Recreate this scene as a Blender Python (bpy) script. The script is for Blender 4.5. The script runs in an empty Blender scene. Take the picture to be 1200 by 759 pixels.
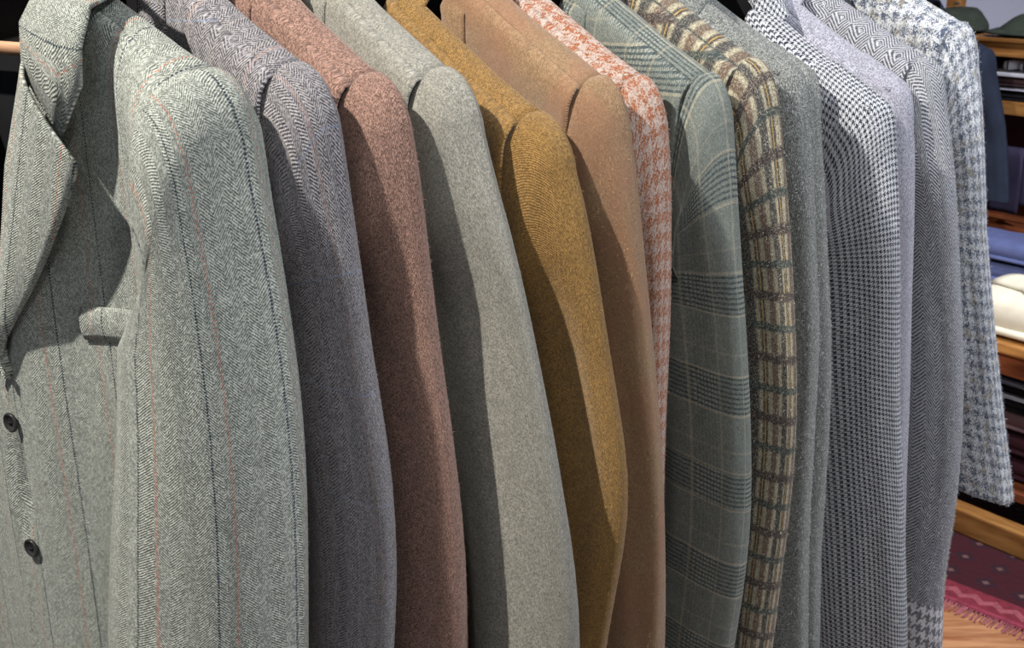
import bpy, bmesh, math, random
from mathutils import Vector, noise
random.seed(4)
scn = bpy.context.scene
COL = scn.collection

# ------------------------------------------------------------------ camera
F, CX, CY = 1300.0, 600.0, 379.5
PITCH = math.atan((379.5 + 60) / F)
CAM = Vector((0, 0, 1.52))
FW = Vector((0, math.cos(PITCH), -math.sin(PITCH)))
UP = Vector((0, math.sin(PITCH), math.cos(PITCH)))
cd = bpy.data.cameras.new('camera')
cam = bpy.data.objects.new('camera', cd)
COL.objects.link(cam)
cam.location = CAM
cam.rotation_euler = (math.pi / 2 - PITCH, 0, 0)
cd.sensor_width = 36.0
cd.lens = F / 1200 * 36
cd.clip_start = 0.02
cd.dof.use_dof = True
cd.dof.focus_distance = 1.15
cd.dof.aperture_fstop = 13.0
scn.camera = cam

# ------------------------------------------------------------------ world, lights, exposure
w = bpy.data.worlds.new('shop_daylight')
scn.world = w
w.use_nodes = True
w.node_tree.nodes['Background'].inputs[0].default_value = (0.80, 0.90, 1.0, 1)
w.node_tree.nodes['Background'].inputs[1].default_value = 0.6
scn.view_settings.view_transform = 'Standard'
scn.view_settings.look = 'None'
scn.view_settings.exposure = -0.1
scn.view_settings.gamma = 1.0


def spot(name, loc, target, power, color, size=70, blend=0.6, radius=0.03):
    l = bpy.data.lights.new(name, 'SPOT')
    l.energy = power
    l.color = color
    l.spot_size = math.radians(size)
    l.spot_blend = blend
    l.shadow_soft_size = radius
    o = bpy.data.objects.new(name, l)
    COL.objects.link(o)
    o.location = loc
    o.rotation_euler = (Vector(target) - Vector(loc)).to_track_quat('-Z', 'Y').to_euler()
    return o


spot('key_spot', (-1.22, 0.42, 2.95), (0.15, 1.1, 1.1), 400, (1.0, 0.95, 0.87), 70, 0.5, 0.03)
spot('front_spot', (0.7, -0.75, 2.95), (0.55, 1.25, 0.9), 120, (1.0, 0.95, 0.88), 55, 0.8, 0.08)
spot('right_spot', (1.55, 0.5, 3.0), (0.7, 1.42, 1.05), 230, (0.86, 0.92, 1.0), 70, 0.6, 0.04)
spot('shelf_spot', (1.5, 1.9, 3.0), (1.5, 3.0, 0.9), 260, (0.9, 0.93, 1.0), 90, 0.7, 0.06)


def ray(px, py):
    return FW + Vector(((px - CX) / F, 0, 0)) - UP * ((py - CY) / F)


def at(px, py, Y):
    """point seen at a pixel at distance Y along the floor"""
    r = ray(px, py)
    return CAM + r * (Y / r.y)


def proj(P):
    d = P - CAM
    z = d.dot(FW)
    return CX + F * d.x / z, CY - F * d.dot(UP) / z


# ------------------------------------------------------------------ node helper
class X:
    """a socket or number in a node tree, with arithmetic"""
    def __init__(s, t, v):
        s.t, s.v = t, v

    def m(s, op, b=None, c=None):
        n = s.t.nodes.new('ShaderNodeMath')
        n.operation = op
        for i, q in enumerate((s, b, c)):
            if q is None:
                continue
            if isinstance(q, X):
                q = q.v
            if isinstance(q, (int, float)):
                n.inputs[i].default_value = q
            else:
                s.t.links.new(q, n.inputs[i])
        return X(s.t, n.outputs[0])

    def __add__(s, b): return s.m('ADD', b)
    def __sub__(s, b): return s.m('SUBTRACT', b)
    def __mul__(s, b): return s.m('MULTIPLY', b)
    def __truediv__(s, b): return s.m('DIVIDE', b)
    def fr(s): return s.m('FRACT')
    def fl(s): return s.m('FLOOR')
    def ab(s): return s.m('ABSOLUTE')
    def lt(s, b): return s.m('LESS_THAN', b)
    def gt(s, b): return s.m('GREATER_THAN', b)
    def mod(s, b): return s.m('FLOORED_MODULO', b)
    def pp(s, b): return s.m('PINGPONG', b)
    def mx(s, b): return s.m('MAXIMUM', b)
    def mn(s, b): return s.m('MINIMUM', b)
    def inv(s): return X(s.t, 1.0).m('SUBTRACT', s)

    def sm(s, a, b):
        n = s.t.nodes.new('ShaderNodeMapRange')
        n.interpolation_type = 'SMOOTHSTEP'
        n.inputs[1].default_value = a
        n.inputs[2].default_value = b
        s.t.links.new(s.v, n.inputs[0])
        return X(s.t, n.outputs[0])


class G:
    def __init__(s, name):
        s.mat = bpy.data.materials.new(name)
        s.mat.use_nodes = True
        s.t = s.mat.node_tree
        s.b = s.t.nodes['Principled BSDF']

    def new(s, k): return s.t.nodes.new(k)

    def vec(s, a, b, c=0.0):
        n = s.new('ShaderNodeCombineXYZ')
        for i, q in enumerate((a, b, c)):
            if isinstance(q, X):
                s.t.links.new(q.v, n.inputs[i])
            else:
                n.inputs[i].default_value = q
        return n.outputs[0]

    def noise(s, vec, scale, detail=2.0, rough=0.55):
        n = s.new('ShaderNodeTexNoise')
        n.inputs['Scale'].default_value = scale
        n.inputs['Detail'].default_value = detail
        n.inputs['Roughness'].default_value = rough
        s.t.links.new(vec, n.inputs['Vector'])
        return X(s.t, n.outputs[0])

    def white(s, a, b):
        n = s.new('ShaderNodeTexWhiteNoise')
        n.noise_dimensions = '2D'
        s.t.links.new(s.vec(a, b), n.inputs['Vector'])
        return X(s.t, n.outputs[0])

    def mix(s, f, a, b):
        n = s.new('ShaderNodeMix')
        n.data_type = 'RGBA'
        if isinstance(f, X):
            s.t.links.new(f.v, n.inputs[0])
        else:
            n.inputs[0].default_value = f
        for i, q in ((6, a), (7, b)):
            if isinstance(q, tuple):
                n.inputs[i].default_value = (*q, 1)
            else:
                s.t.links.new(q, n.inputs[i])
        return n.outputs[2]

    def uv(s):
        n = s.new('ShaderNodeUVMap')
        p = s.new('ShaderNodeSeparateXYZ')
        s.t.links.new(n.outputs[0], p.inputs[0])
        return X(s.t, p.outputs[0]) * 1000.0, X(s.t, p.outputs[1]) * 1000.0

    def obj(s):
        n = s.new('ShaderNodeTexCoord')
        return n.outputs['Object']

    def finish(s, col, rough=0.9, height=None, dist=0.001, strength=0.6, sheen=0.0, spec=0.25, sheen_tint=(1, 1, 1)):
        if isinstance(col, tuple):
            s.b.inputs['Base Color'].default_value = (*col, 1)
        else:
            s.t.links.new(col, s.b.inputs['Base Color'])
        s.b.inputs['Roughness'].default_value = rough
        s.b.inputs['Specular IOR Level'].default_value = spec
        if sheen:
            s.b.inputs['Sheen Weight'].default_value = sheen
            s.b.inputs['Sheen Roughness'].default_value = 0.4
            s.b.inputs['Sheen Tint'].default_value = (*sheen_tint, 1)
        if height is not None:
            n = s.new('ShaderNodeBump')
            n.inputs['Distance'].default_value = dist
            n.inputs['Strength'].default_value = strength
            s.t.links.new(height.v, n.inputs['Height'])
            s.t.links.new(n.outputs[0], s.b.inputs['Normal'])
        return s.mat


def lin(r, g, b):
    f = lambda c: ((c / 255 + 0.055) / 1.055) ** 2.4 if c > 10 else c / 255 / 12.92
    return (f(r), f(g), f(b))


# ------------------------------------------------------------------ cloth materials (uv in metres, worked in mm)
def start(name, wob=0.5):
    g = G(name)
    U, V = g.uv()
    vv = g.vec(U, V)
    n = g.noise(vv, 0.09, 1.0)
    n2 = g.noise(g.vec(V, U, 7.0), 0.09, 1.0)
    U = U + (n - 0.5) * (wob * 4)
    V = V + (n2 - 0.5) * (wob * 4)
    cell = g.white((U / 1.05).fl(), (V / 1.5).fl())
    sp = g.noise(vv, 0.75, 2.0, 0.75) * 0.62 + cell * 0.38    # yarn speckle
    bl = g.noise(vv, 0.06, 2.0)                   # soft patchiness
    return g, U, V, sp, bl, vv


def line(c, period, pos, width):
    """soft stripe mask, 1 on the stripe"""
    d = ((c - pos) / period + 0.5).mod(1.0) - 0.5
    return (d.ab() * period).sm(width * 0.72, width * 0.35)


def twill_shade(t, p):
    return ((t / p).fr() - 0.5).ab().sm(0.08, 0.42)


def tint(g, col, sp, bl, lo, hi, amt=0.55):
    hi = tuple(min(0.9, q * 1.18) for q in hi)
    lo = tuple(q * 0.72 for q in lo)
    c = g.mix((sp.sm(0.51, 0.66)) * min(1, amt * 1.25), col, hi)
    c = g.mix((sp.sm(0.48, 0.33)) * min(1, amt * 1.25), c, lo)
    return g.mix((bl.sm(0.4, 0.7)) * 0.15, c, lo)


def cloth_sage():
    g, U, V, sp, bl, vv = start('sage_striped_tweed', 0.35)
    h = twill_shade((U.pp(11.0)) * 1.15 + V, 2.7)
    c = g.mix(h, lin(92, 96, 90), lin(172, 176, 166))
    c = tint(g, c, sp, bl, lin(86, 90, 84), lin(188, 192, 182), 0.42)
    dash = (V / 3.0).fr().lt(0.6)
    c = g.mix(line(U, 60, 4, 1.4) * dash, c, lin(34, 48, 62))
    c = g.mix(line(U, 60, -10, 1.5) * ((V / 3.4).fr().lt(0.5) * 0.7), c, lin(186, 98, 66))
    return g.finish(c, 0.92, h * 0.7 + sp, 0.0012, 0.8, 0.12)


def cloth_herring(name, dark, light, wide, p, over=None, amt=0.4):
    g, U, V, sp, bl, vv = start(name, 0.3)
    h = twill_shade((U.pp(wide)) * 1.1 + V, p)
    c = g.mix(h, dark, light)
    c = tint(g, c, sp, bl, dark, light, amt)
    if over == 'blue':
        c = g.mix(line(V, 108, 30, 1.8) * ((U / 3.1).fr().lt(0.7) * 0.32), c, lin(120, 146, 180))
        c = g.mix(line(U, 90, 40, 2.0) * 0.25, c, lin(170, 120, 95))
        c = g.mix(line(U, 40, 12, 1.5) * 0.15, c, lin(190, 180, 160))
    return g.finish(c, 0.92, h * 0.8 + sp * 0.6, 0.0011, 0.8, 0.1)


def cloth_twill(name, dark, light, p=2.2, ang=1.0, amt=0.5, fuzz=0.6, wash=None):
    g, U, V, sp, bl, vv = start(name, 0.4)
    h = twill_shade(U * ang + V, p)
    c = g.mix(h * fuzz + (1 - fuzz) * 0.5, dark, light)
    c = tint(g, c, sp, bl, dark, light, amt)
    if wash:
        c = g.mix(g.noise(vv, 0.012, 2.0).sm(0.42, 0.62) * 0.5, c, wash)
    return g.finish(c, 0.93, h * fuzz + sp, 0.0011, 0.75, 0.15)


def hound(U, V, t):
    i = (U / t).fl()
    j = (V / t).fl()
    warp = i.mod(8.0).lt(4.0)
    weft = j.mod(8.0).lt(4.0)
    tw = (i + j).mod(4.0).lt(2.0)
    return warp * tw + weft * tw.inv()


def cloth_hound(name, dark, light, t, amt=0.35, wob=0.3, mid=None, sheen=0.1):
    g, U, V, sp, bl, vv = start(name, wob)
    if amt > 0.5:
        fz = g.noise(vv, 0.45, 3.0, 0.7)
        fz2 = g.noise(g.vec(V, U, 3.0), 0.45, 3.0, 0.7)
        U = U + (fz - 0.5) * (t * 1.8)
        V = V + (fz2 - 0.5) * (t * 1.8)
    h = hound(U, V, t)
    c = g.mix(h, light, dark)
    if mid:
        c = g.mix(g.noise(vv, 0.035, 2.0).sm(0.54, 0.66) * 0.75, c, mid)
    c = tint(g, c, sp, bl, dark, light, amt)
    return g.finish(c, 0.93, sp + h.inv() * 0.3, 0.0013, 0.8, sheen)


def cloth_glen():
    g, U, V, sp, bl, vv = start('green_glen_check', 0.3)
    base = g.mix(twill_shade(U + V, 2.0), lin(76, 81, 77), lin(120, 124, 117))
    P = 88.0
    PV = 110.0
    inb = ((V / PV + 0.5).mod(1.0) - 0.5).ab().lt(0.20)
    inu = ((U / P + 0.5).mod(1.0) - 0.5).ab().lt(0.17)
    lv = ((V / 5.4).fr() - 0.5).ab().lt(0.22)
    lu = ((U / 4.4).fr() - 0.5).ab().lt(0.24)
    c = g.mix(inb * lv * 0.78, base, lin(38, 52, 56))
    c = g.mix(inu * lu * 0.2, c, lin(44, 58, 62))
    c = g.mix(inb * inu * lv.inv() * lu.inv() * 0.22, c, lin(190, 192, 178))
    for a, b in ((22.0, 0.28), (-22.0, 0.28), (46.0, 0.12)):
        c = g.mix(line(V, PV, a, 2.6) * b, c, lin(190, 176, 148))
    for a, b in ((19.0, 0.22), (-19.0, 0.18)):
        c = g.mix(line(U, P, a, 2.4) * b, c, lin(188, 174, 146))
    c = tint(g, c, sp, bl, lin(64, 72, 71), lin(138, 144, 138), 0.22)
    return g.finish(c, 0.92, sp, 0.0009, 0.7, 0.1)


def cloth_tartan():
    g, U, V, sp, bl, vv = start('cream_tartan', 0.35)
    base = g.mix(sp.sm(0.3, 0.7), lin(124, 117, 99), lin(166, 158, 136))
    P = 54.0
    tw = 0.55 + 0.0
    dk = (twill_shade(U + V, 3.2)) * 0.15 + 0.84
    c = g.mix(line(U, P, 0, 13.0) * dk, base, lin(36, 38, 44))
    c = g.mix(line(U, P, 20, 11.0) * dk, c, lin(86, 68, 58))
    c = g.mix(line(U, P, 38, 8.0) * dk, c, lin(46, 42, 38))
    c = g.mix(line(U, P, 38, 1.7) * 0.7, c, lin(176, 138, 72))
    Q = 70.0
    c = g.mix(line(V, Q, 0, 8.0) * dk, c, lin(46, 58, 58))
    c = g.mix(line(V, Q, 35, 10.0) * dk, c, lin(52, 42, 44))
    c = tint(g, c, sp, bl, lin(80, 74, 66), lin(195, 188, 168), 0.14)
    return g.finish(c, 0.92, sp, 0.001, 0.7, 0.12)


def cloth_boucle():
    g, U, V, sp, bl, vv = start('blue_white_boucle', 1.0)
    d1 = g.noise(vv, 0.30, 4.0, 0.75)
    d2 = g.noise(g.vec(V, U, 4.0), 0.30, 4.0, 0.75)
    h = hound(U + (d1 - 0.5) * 26, V + (d2 - 0.5) * 26, 2.1)
    c = g.mix(h, lin(222, 225, 230), lin(78, 88, 110))
    c = g.mix((g.noise(vv, 0.06, 3.0).sm(0.54, 0.66)) * 0.75, c, lin(150, 138, 112))
    c = g.mix(sp.sm(0.42, 0.30), c, lin(58, 66, 86))
    c = g.mix(sp.sm(0.60, 0.72), c, lin(228, 232, 236))
    return g.finish(c, 0.95, d1 + sp, 0.003, 0.9, 0.25)


def plain(name, col, rough=0.8, var=0.12, scale=14.0, metal=0.0, sheen=0.0):
    g = G(name)
    n = g.noise(g.obj(), scale, 3.0)
    d = tuple(c * (1 - var * 2) for c in col)
    c = g.mix(n.sm(0.3, 0.7), d, col)
    g.b.inputs['Metallic'].default_value = metal
    return g.finish(c, rough, n, 0.002, 0.25, sheen)


def wood(name, a, b, scale=6.0, axis=0, rough=0.45):
    g = G(name)
    sp = g.new('ShaderNodeSeparateXYZ')
    g.t.links.new(g.obj(), sp.inputs[0])
    k = [X(g.t, sp.outputs[i]) for i in range(3)]
    k = [q * (1.0 if i == axis else 9.0) for i, q in enumerate(k)]
    n = g.noise(g.vec(*k), scale, 4.0, 0.6)
    c = g.mix(n.sm(0.32, 0.68), a, b)
    return g.finish(c, rough, n, 0.001, 0.2, 0, 0.4)


# ------------------------------------------------------------------ object helpers
def tag(o, label=None, cat=None, group=None, kind=None):
    for k, v in (('label', label), ('category', cat), ('group', group), ('kind', kind)):
        if v:
            o[k] = v
    return o


def empty(name, loc):
    o = bpy.data.objects.new(name, None)
    o.empty_display_size = 0.05
    COL.objects.link(o)
    o.location = loc
    return o


def put(name, me, mat, parent=None, smooth=True):
    if smooth:
        for p in me.polygons:
            p.use_smooth = True
    if mat and not me.materials:
        me.materials.append(mat)
    o = bpy.data.objects.new(name, me)
    COL.objects.link(o)
    if parent is not None:
        o.parent = parent
        o.matrix_parent_inverse.identity()
    return o


def grid_mesh(name, rows, uvs, closed=False):
    """rows of points -> quad grid with uv"""
    nr, nc = len(rows), len(rows[0])
    vs = [tuple(p) for r in rows for p in r]
    fs, fu = [], []
    for i in range(nr - 1):
        for j in range(nc if closed else nc - 1):
            j2 = (j + 1) % nc
            fs.append((i * nc + j, i * nc + j2, (i + 1) * nc + j2, (i + 1) * nc + j))
            a, b, c, d = uvs(i, j), uvs(i, j + 1), uvs(i + 1, j + 1), uvs(i + 1, j)
            fu += [a, b, c, d]
    me = bpy.data.meshes.new(name)
    me.from_pydata(vs, [], fs)
    l = me.uv_layers.new(name='UVMap')
    for i, q in enumerate(fu):
        l.data[i].uv = q
    me.update()
    return me


def thick(o, t, offset=-1.0):
    m = o.modifiers.new('thickness', 'SOLIDIFY')
    m.thickness = t
    m.offset = offset
    return o


def subd(o, n=1):
    m = o.modifiers.new('smooth', 'SUBSURF')
    m.levels = n
    m.render_levels = n
    return o


def box_mesh(name, x0, x1, y0, y1, z0, z1, bev=0.004):
    bm = bmesh.new()
    bmesh.ops.create_cube(bm, size=1)
    for v in bm.verts:
        v.co = ((x0 + x1) / 2 + v.co.x * (x1 - x0), (y0 + y1) / 2 + v.co.y * (y1 - y0), (z0 + z1) / 2 + v.co.z * (z1 - z0))
    if bev:
        bmesh.ops.bevel(bm, geom=bm.edges[:], offset=bev, segments=2, affect='EDGES', profile=0.6)
    me = bpy.data.meshes.new(name)
    bm.to_mesh(me)
    bm.free()
    return me


def tube_mesh(name, pts, r, seg=12, cap=True):
    bm = bmesh.new()
    rings = []
    for i, p in enumerate(pts):
        p = Vector(p)
        a = Vector(pts[max(i - 1, 0)])
        b = Vector(pts[min(i + 1, len(pts) - 1)])
        d = (b - a).normalized()
        u = d.cross(Vector((0.31, 0.2, 0.93)))
        if u.length < 1e-3:
            u = d.cross(Vector((1, 0, 0)))
        u.normalize()
        v = d.cross(u)
        rr = r[i] if isinstance(r, (list, tuple)) else r
        rings.append([bm.verts.new(p + (u * math.cos(k / seg * 2 * math.pi) + v * math.sin(k / seg * 2 * math.pi)) * rr) for k in range(seg)])
    for a, b in zip(rings, rings[1:]):
        for k in range(seg):
            bm.faces.new((a[k], a[(k + 1) % seg], b[(k + 1) % seg], b[k]))
    if cap:
        bm.faces.new(rings[0][::-1])
        bm.faces.new(rings[-1])
    bmesh.ops.recalc_face_normals(bm, faces=bm.faces[:])
    me = bpy.data.meshes.new(name)
    bm.to_mesh(me)
    bm.free()
    return me


def lerp_tab(tab, x):
    """piecewise linear lookup in [(x, y), ...]"""
    if x <= tab[0][0]:
        return tab[0][1]
    for (a, b), (c, d) in zip(tab, tab[1:]):
        if x <= c:
            return b + (d - b) * (x - a) / (c - a)
    return tab[-1][1]


# ------------------------------------------------------------------ the room
WOOD = wood('oak', lin(128, 82, 40), lin(176, 126, 70), 5.0)
WOOD_RED = wood('red_brown_wood', lin(92, 46, 26), lin(140, 80, 48), 5.0)
WOOD_HANG = wood('hanger_wood', lin(140, 104, 80), lin(178, 142, 114), 9.0)
BLACK = plain('black_lining', lin(22, 22, 24), 0.6, 0.2)
CHROME = plain('chrome', lin(200, 200, 205), 0.18, 0.03, 20, 1.0)

WALL = plain('pale_plaster', lin(205, 206, 222), 0.9, 0.03, 3)
DARKWALL = plain('dark_panelling', lin(40, 34, 32), 0.7, 0.15, 3)


def struct(name, me, mat):
    o = put(name, me, mat, None, False)
    return tag(o, kind='structure')


struct('wall_back', box_mesh('wall_back', -2.6, 3.4, 4.60, 4.70, 0, 3.2, 0), WALL)
struct('wall_right', box_mesh('wall_right', 3.3, 3.4, -1.5, 4.60, 0, 3.2, 0), WALL)
struct('wall_left', box_mesh('wall_left', -2.7, -2.6, -1.5, 4.70, 0, 3.2, 0), DARKWALL)
struct('ceiling', box_mesh('ceiling', -2.7, 3.4, -1.5, 4.70, 3.2, 3.3, 0), WALL)
floor = struct('floor', box_mesh('floor', -2.7, 3.4, -1.5, 4.70, -0.06, -0.012, 0), WOOD_RED)
PLANK = wood('floor_plank', lin(150, 92, 58), lin(204, 150, 108), 4.0, 0, 0.4)
pm = box_mesh('plank', -1.1, 1.1, -0.055, 0.055, -0.012, 0, 0.0015)
for r in range(26):
    for k in range(-1, 2):
        x = 0.5 + k * 2.204 + (r * 0.77) % 2.2 - 1.1
        if x < -1.2 or x > 2.15:
            continue
        o = put('plank', pm, PLANK, floor, False)
        o.location = (x, 0.95 + r * 0.1115, 0)

# ------------------------------------------------------------------ jackets
RIGHT = {}
RIGHT['1'] = [(195, 0), (240, 50), (270, 85), (296, 125), (312, 200), (330, 300), (345, 400), (355, 500), (361, 600), (362, 700), (362, 800)]
RIGHT['2'] = [(370, 70), (385, 90), (400, 150), (412, 230), (425, 330), (440, 430), (455, 520), (465, 600), (467, 680), (463, 759), (460, 800)]
RIGHT['3'] = [(455, 85), (475, 120), (490, 190), (500, 270), (512, 380), (525, 470), (538, 560), (546, 640), (549, 759), (549, 800)]
RIGHT['4'] = [(520, 70), (545, 95), (560, 130), (577, 200), (598, 270), (620, 360), (637, 440), (655, 540), (668, 620), (677, 690), (680, 740), (678, 800)]
RIGHT['5'] = [(625, 120), (650, 140), (668, 175), (685, 240), (698, 310), (712, 400), (725, 470), (737, 540), (738, 600), (730, 660), (718, 720), (704, 800)]
RIGHT['6'] = [(705, 80), (722, 100), (738, 150), (748, 220), (757, 320), (767, 420), (775, 500), (780, 600), (780, 700), (777, 800)]
RIGHT['7'] = [(740, 75), (770, 95), (782, 130), (786, 200), (786, 300), (784, 400), (780, 500), (776, 800)]
RIGHT['8'] = [(825, 70), (850, 95), (858, 130), (862, 200), (868, 300), (873, 360), (878, 440), (881, 520), (880, 600), (872, 680), (862, 740), (852, 800)]
RIGHT['9'] = [(885, 65), (905, 100), (915, 140), (922, 220), (928, 300), (933, 380), (935, 450), (933, 530), (925, 610), (915, 680), (905, 759), (898, 800)]
RIGHT['10'] = [(925, 60), (941, 90), (948, 120), (953, 180), (956, 285), (961, 390), (958, 450), (952, 560), (948, 650), (946, 800)]
RIGHT['10b'] = [(945, 66), (952, 85), (960, 110), (966, 200), (970, 285), (975, 390), (973, 500), (968, 560), (962, 650), (960, 800)]
RIGHT['11'] = [(1013, 68), (1043, 130), (1051, 170), (1055, 250), (1055, 350), (1054, 450), (1056, 540), (1060, 600), (1063, 700), (1064, 800)]
RIGHT['12'] = [(1050, 80), (1066, 117), (1073, 160), (1072, 250), (1068, 350), (1066, 450), (1062, 540), (1058, 800)]
RIGHT['13'] = [(1085, 58), (1099, 75), (1108, 112), (1115, 160), (1122, 250), (1126, 350), (1130, 450), (1127, 540), (1118, 620), (1107, 680), (1104, 759), (1102, 800)]
RIGHT['14'] = [(1125, 20), (1143, 50), (1150, 100), (1155, 180), (1157, 260), (1162, 330), (1170, 420), (1178, 500), (1187, 570), (1190, 620)]
LEFT1 = [(178, 100), (150, 150), (143, 220), (140, 300), (139, 380), (136, 480), (132, 580), (128, 680), (126, 800)]
EDGE = {k: [(y, x) for x, y in v] for k, v in RIGHT.items()}
LEDGE = [(y, x) for x, y in LEFT1]


def se(c, n):
    return math.copysign(abs(c) ** (2 / n), c)


class Jacket:
    def __init__(s, key, tip_px, k, theta, hf=0.042, hb=0.013, Df=0.032, Db=0.012, c=0.245, slope=0.5, W=0.115, length=0.82, seed=0, tipY=None, ls=0.55, lf=0.016, lb=0.026, inset=0.0):
        s.key = key
        th = math.radians(theta)
        s.S = Vector((math.sin(th), -math.cos(th), 0))
        s.Fr = Vector((-math.cos(th), -math.sin(th), 0))
        if tipY is None:
            # depth of the shoulder tip along the stacking direction of the rail
            B = Vector((math.cos(math.radians(38)), math.sin(math.radians(38)), 0))
            r = ray(*tip_px)
            s.tip = CAM + r * (k / r.dot(B))
        else:
            s.tip = at(tip_px[0], tip_px[1], tipY)
        s.c, s.hf, s.hb, s.Df, s.Db, s.slope, s.W, s.length, s.seed = c, hf, hb, Df, Db, slope, W, length, seed
        s.ls, s.lf, s.lb, s.inset = ls, lf, lb, inset
        s.n = 0.09 * ls
        s.C = s.tip - s.S * c
        s.base = Vector((s.C.x, s.C.y, s.C.z + 0.12))

    def loc(s, q, y, z):
        """jacket coordinates (toward wearer's left, front, up from the shoulder tip) to thing-local"""
        return s.C + s.S * q + s.Fr * y + Vector((0, 0, z)) - s.base

    # ---- body
    def zsh(s, q):
        q = abs(q)
        n = s.n
        if q < n:
            return s.slope * (s.c - n) + 0.012 * (1 - (q / n) ** 2)
        u = (s.c - q) / (s.c - n)
        return s.slope * (s.c - n) * (0.88 * u + 0.12 * u * u)

    def side(s, z):
        return lerp_tab([(-0.8, s.c - 0.04), (-0.32, s.c - 0.05), (-0.20, s.c - 0.022), (-0.10, s.c - 0.006), (0, s.c)], z)

    def yf(s, q, dz, front=True):
        q = abs(q)
        h, D = (s.hf, s.Df) if front else (s.hb, s.Db)
        h = min(h, 0.045)
        d = h + (D - h) * (1 - min(q / s.c, 1) ** 3)
        if front and s.key == '1':
            d = lerp_tab([(0, 0.058), (0.03, 0.056), (0.075, 0.038), (0.12, 0.030), (0.17, 0.031), (0.20, 0.044), (0.225, 0.062), (0.25, 0.078)], q)
        r = 0.036 + (0.02 if s.key == '1' else 0)
        t = min(max(dz, 0) / r, 1)
        return d * math.sqrt(max(0, 1 - (1 - t) ** 2))

    def wr(s, q, z, amp=0.0028):
        return amp * noise.noise((q * 14 + s.seed * 3.1, z * 5, s.seed)) + amp * 0.5 * noise.noise((q * 30, z * 11 + 4, s.seed))

    def front_pt(s, q, z, off=0.0):
        dz = s.zsh(q) - z
        return s.yf(q, dz) + s.wr(q, z) + off


DZ = [0.0085, 0.012, 0.018, 0.026, 0.036, 0.048, 0.062, 0.08, 0.1] + [0.1 + i * 0.025 for i in range(1, 29)]
VTAB = [(-0.30, -0.0), (-0.089, 0.043), (0.01, 0.082), (0.10, 0.094)]    # roll line: z -> q
OTAB = [(-0.80, -0.045), (-0.636, -0.046), (-0.49, -0.022), (-0.445, -0.034), (-0.30, -0.012), (-0.27, -0.004), (-0.187, 0.077), (-0.11, 0.134), (-0.078, 0.151)]  # lapel edge / front edge


def build_front(J, sgn, mat, parent):
    rows = []
    n = 26
    for dz in DZ:
        row = []
        for i in range(n):
            a = (i / (n - 1))
            # start from a guess, iterate since z depends on q
            z = -dz
            q = 0.1
            for _ in range(3):
                z = J.zsh(q) - dz * (J.zsh(q) + 0.78) / 0.78
                lo = lerp_tab(VTAB, z) * J.ls if z > -0.30 else lerp_tab(OTAB, z)
                q = lo + (J.side(z) - J.inset * 0.6 - lo) * a
            z = J.zsh(q) - dz * (J.zsh(q) + 0.78) / 0.78
            d = J.zsh(q) - z
            y = J.yf(q, d) + J.wr(sgn * q, z)
            if dz < 0.010:
                y -= 0.003
                z -= 0.002
            if a > 0.9 and z < -0.15:
                y -= (a - 0.9) * 0.2
            if sgn < 0 and q < 0.06:
                y -= 0.016 * min(1, (0.06 - q) / 0.04)
            if sgn > 0 and q < 0.02 and z < -0.33:
                # the front edge sags between the buttons
                y -= 0.018 * math.exp(-((q + 0.012) / 0.010) ** 2) * math.sin(math.pi * min(1, max(0, (-z - 0.335) / 0.17)))
                y += 0.004 * min(1, max(0, (-0.018 - q) / 0.01))
            row.append((sgn * q, y, z))
        rows.append(row)
    uv = [[(p[0], p[2]) for p in r] for r in rows]
    me = grid_mesh('front_panel', [[J.loc(*p) for p in (r if sgn > 0 else r[::-1])] for r in rows],
                   lambda i, j: uv[i][j if sgn > 0 else n - 1 - j])
    o = put('front_panel', me, mat, parent)
    return thick(o, 0.003, 1.0 if False else -1.0)


def build_back(J, mat, parent):
    rows = []
    n = 40
    pr = [(-1, 0.009), (-1, 0.006), (-1, 0.003), (-1, 0.001)] + [(1, d) for d in [0, 0.002, 0.006, 0.012, 0.02, 0.03, 0.045] + DZ[7:]]
    for sd, dz in pr:
        row = []
        for i in range(n):
            a = -1 + 2 * i / (n - 1)
            q = a * J.c
            for _ in range(2):
                z = J.zsh(q) - dz * (J.zsh(q) + 0.78) / 0.78
                q = a * J.side(z)
            d = J.zsh(q) - z
            if sd < 0:
                k = min(1, max(0, (abs(q) - J.n + 0.02) / 0.03))
                y = J.yf(q, d) * k + 0.001
            else:
                y = -J.yf(q, d, False) - J.wr(q + 3, z)
            row.append((q, y, z))
        rows.append(row)
    uv = []
    acc = 0
    for i, r in enumerate(rows):
        if i:
            acc += (Vector(r[5]) - Vector(rows[i - 1][5])).length
        uv.append([(p[0], -acc) for p in r])
    me = grid_mesh('back_panel', [[J.loc(*p) for p in r[::-1]] for r in rows], lambda i, j: uv[i][n - 1 - j])
    o = put('back_panel', me, mat, parent)
    return thick(o, 0.003, 1.0)


def build_lining(J, parent):
    """dark lining just inside the back, seen through the open front"""
    rows = []
    for i in range(14):
        z = J.zsh(0) - 0.004 - i * 0.056
        row = []
        for k in range(21):
            q = (-1 + k / 10) * (J.side(min(z, -0.2)) - 0.012) * (0.75 if z > -0.05 else 1)
            row.append(J.loc(q, -J.yf(q, J.zsh(q) - z, False) * 0.7 + 0.004, min(z, J.zsh(q) - 0.006)))
        rows.append(row)
    return put('lining', grid_mesh('lining', rows, lambda i, j: (j * 0.02, i * 0.05)), BLACK, parent)


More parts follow.
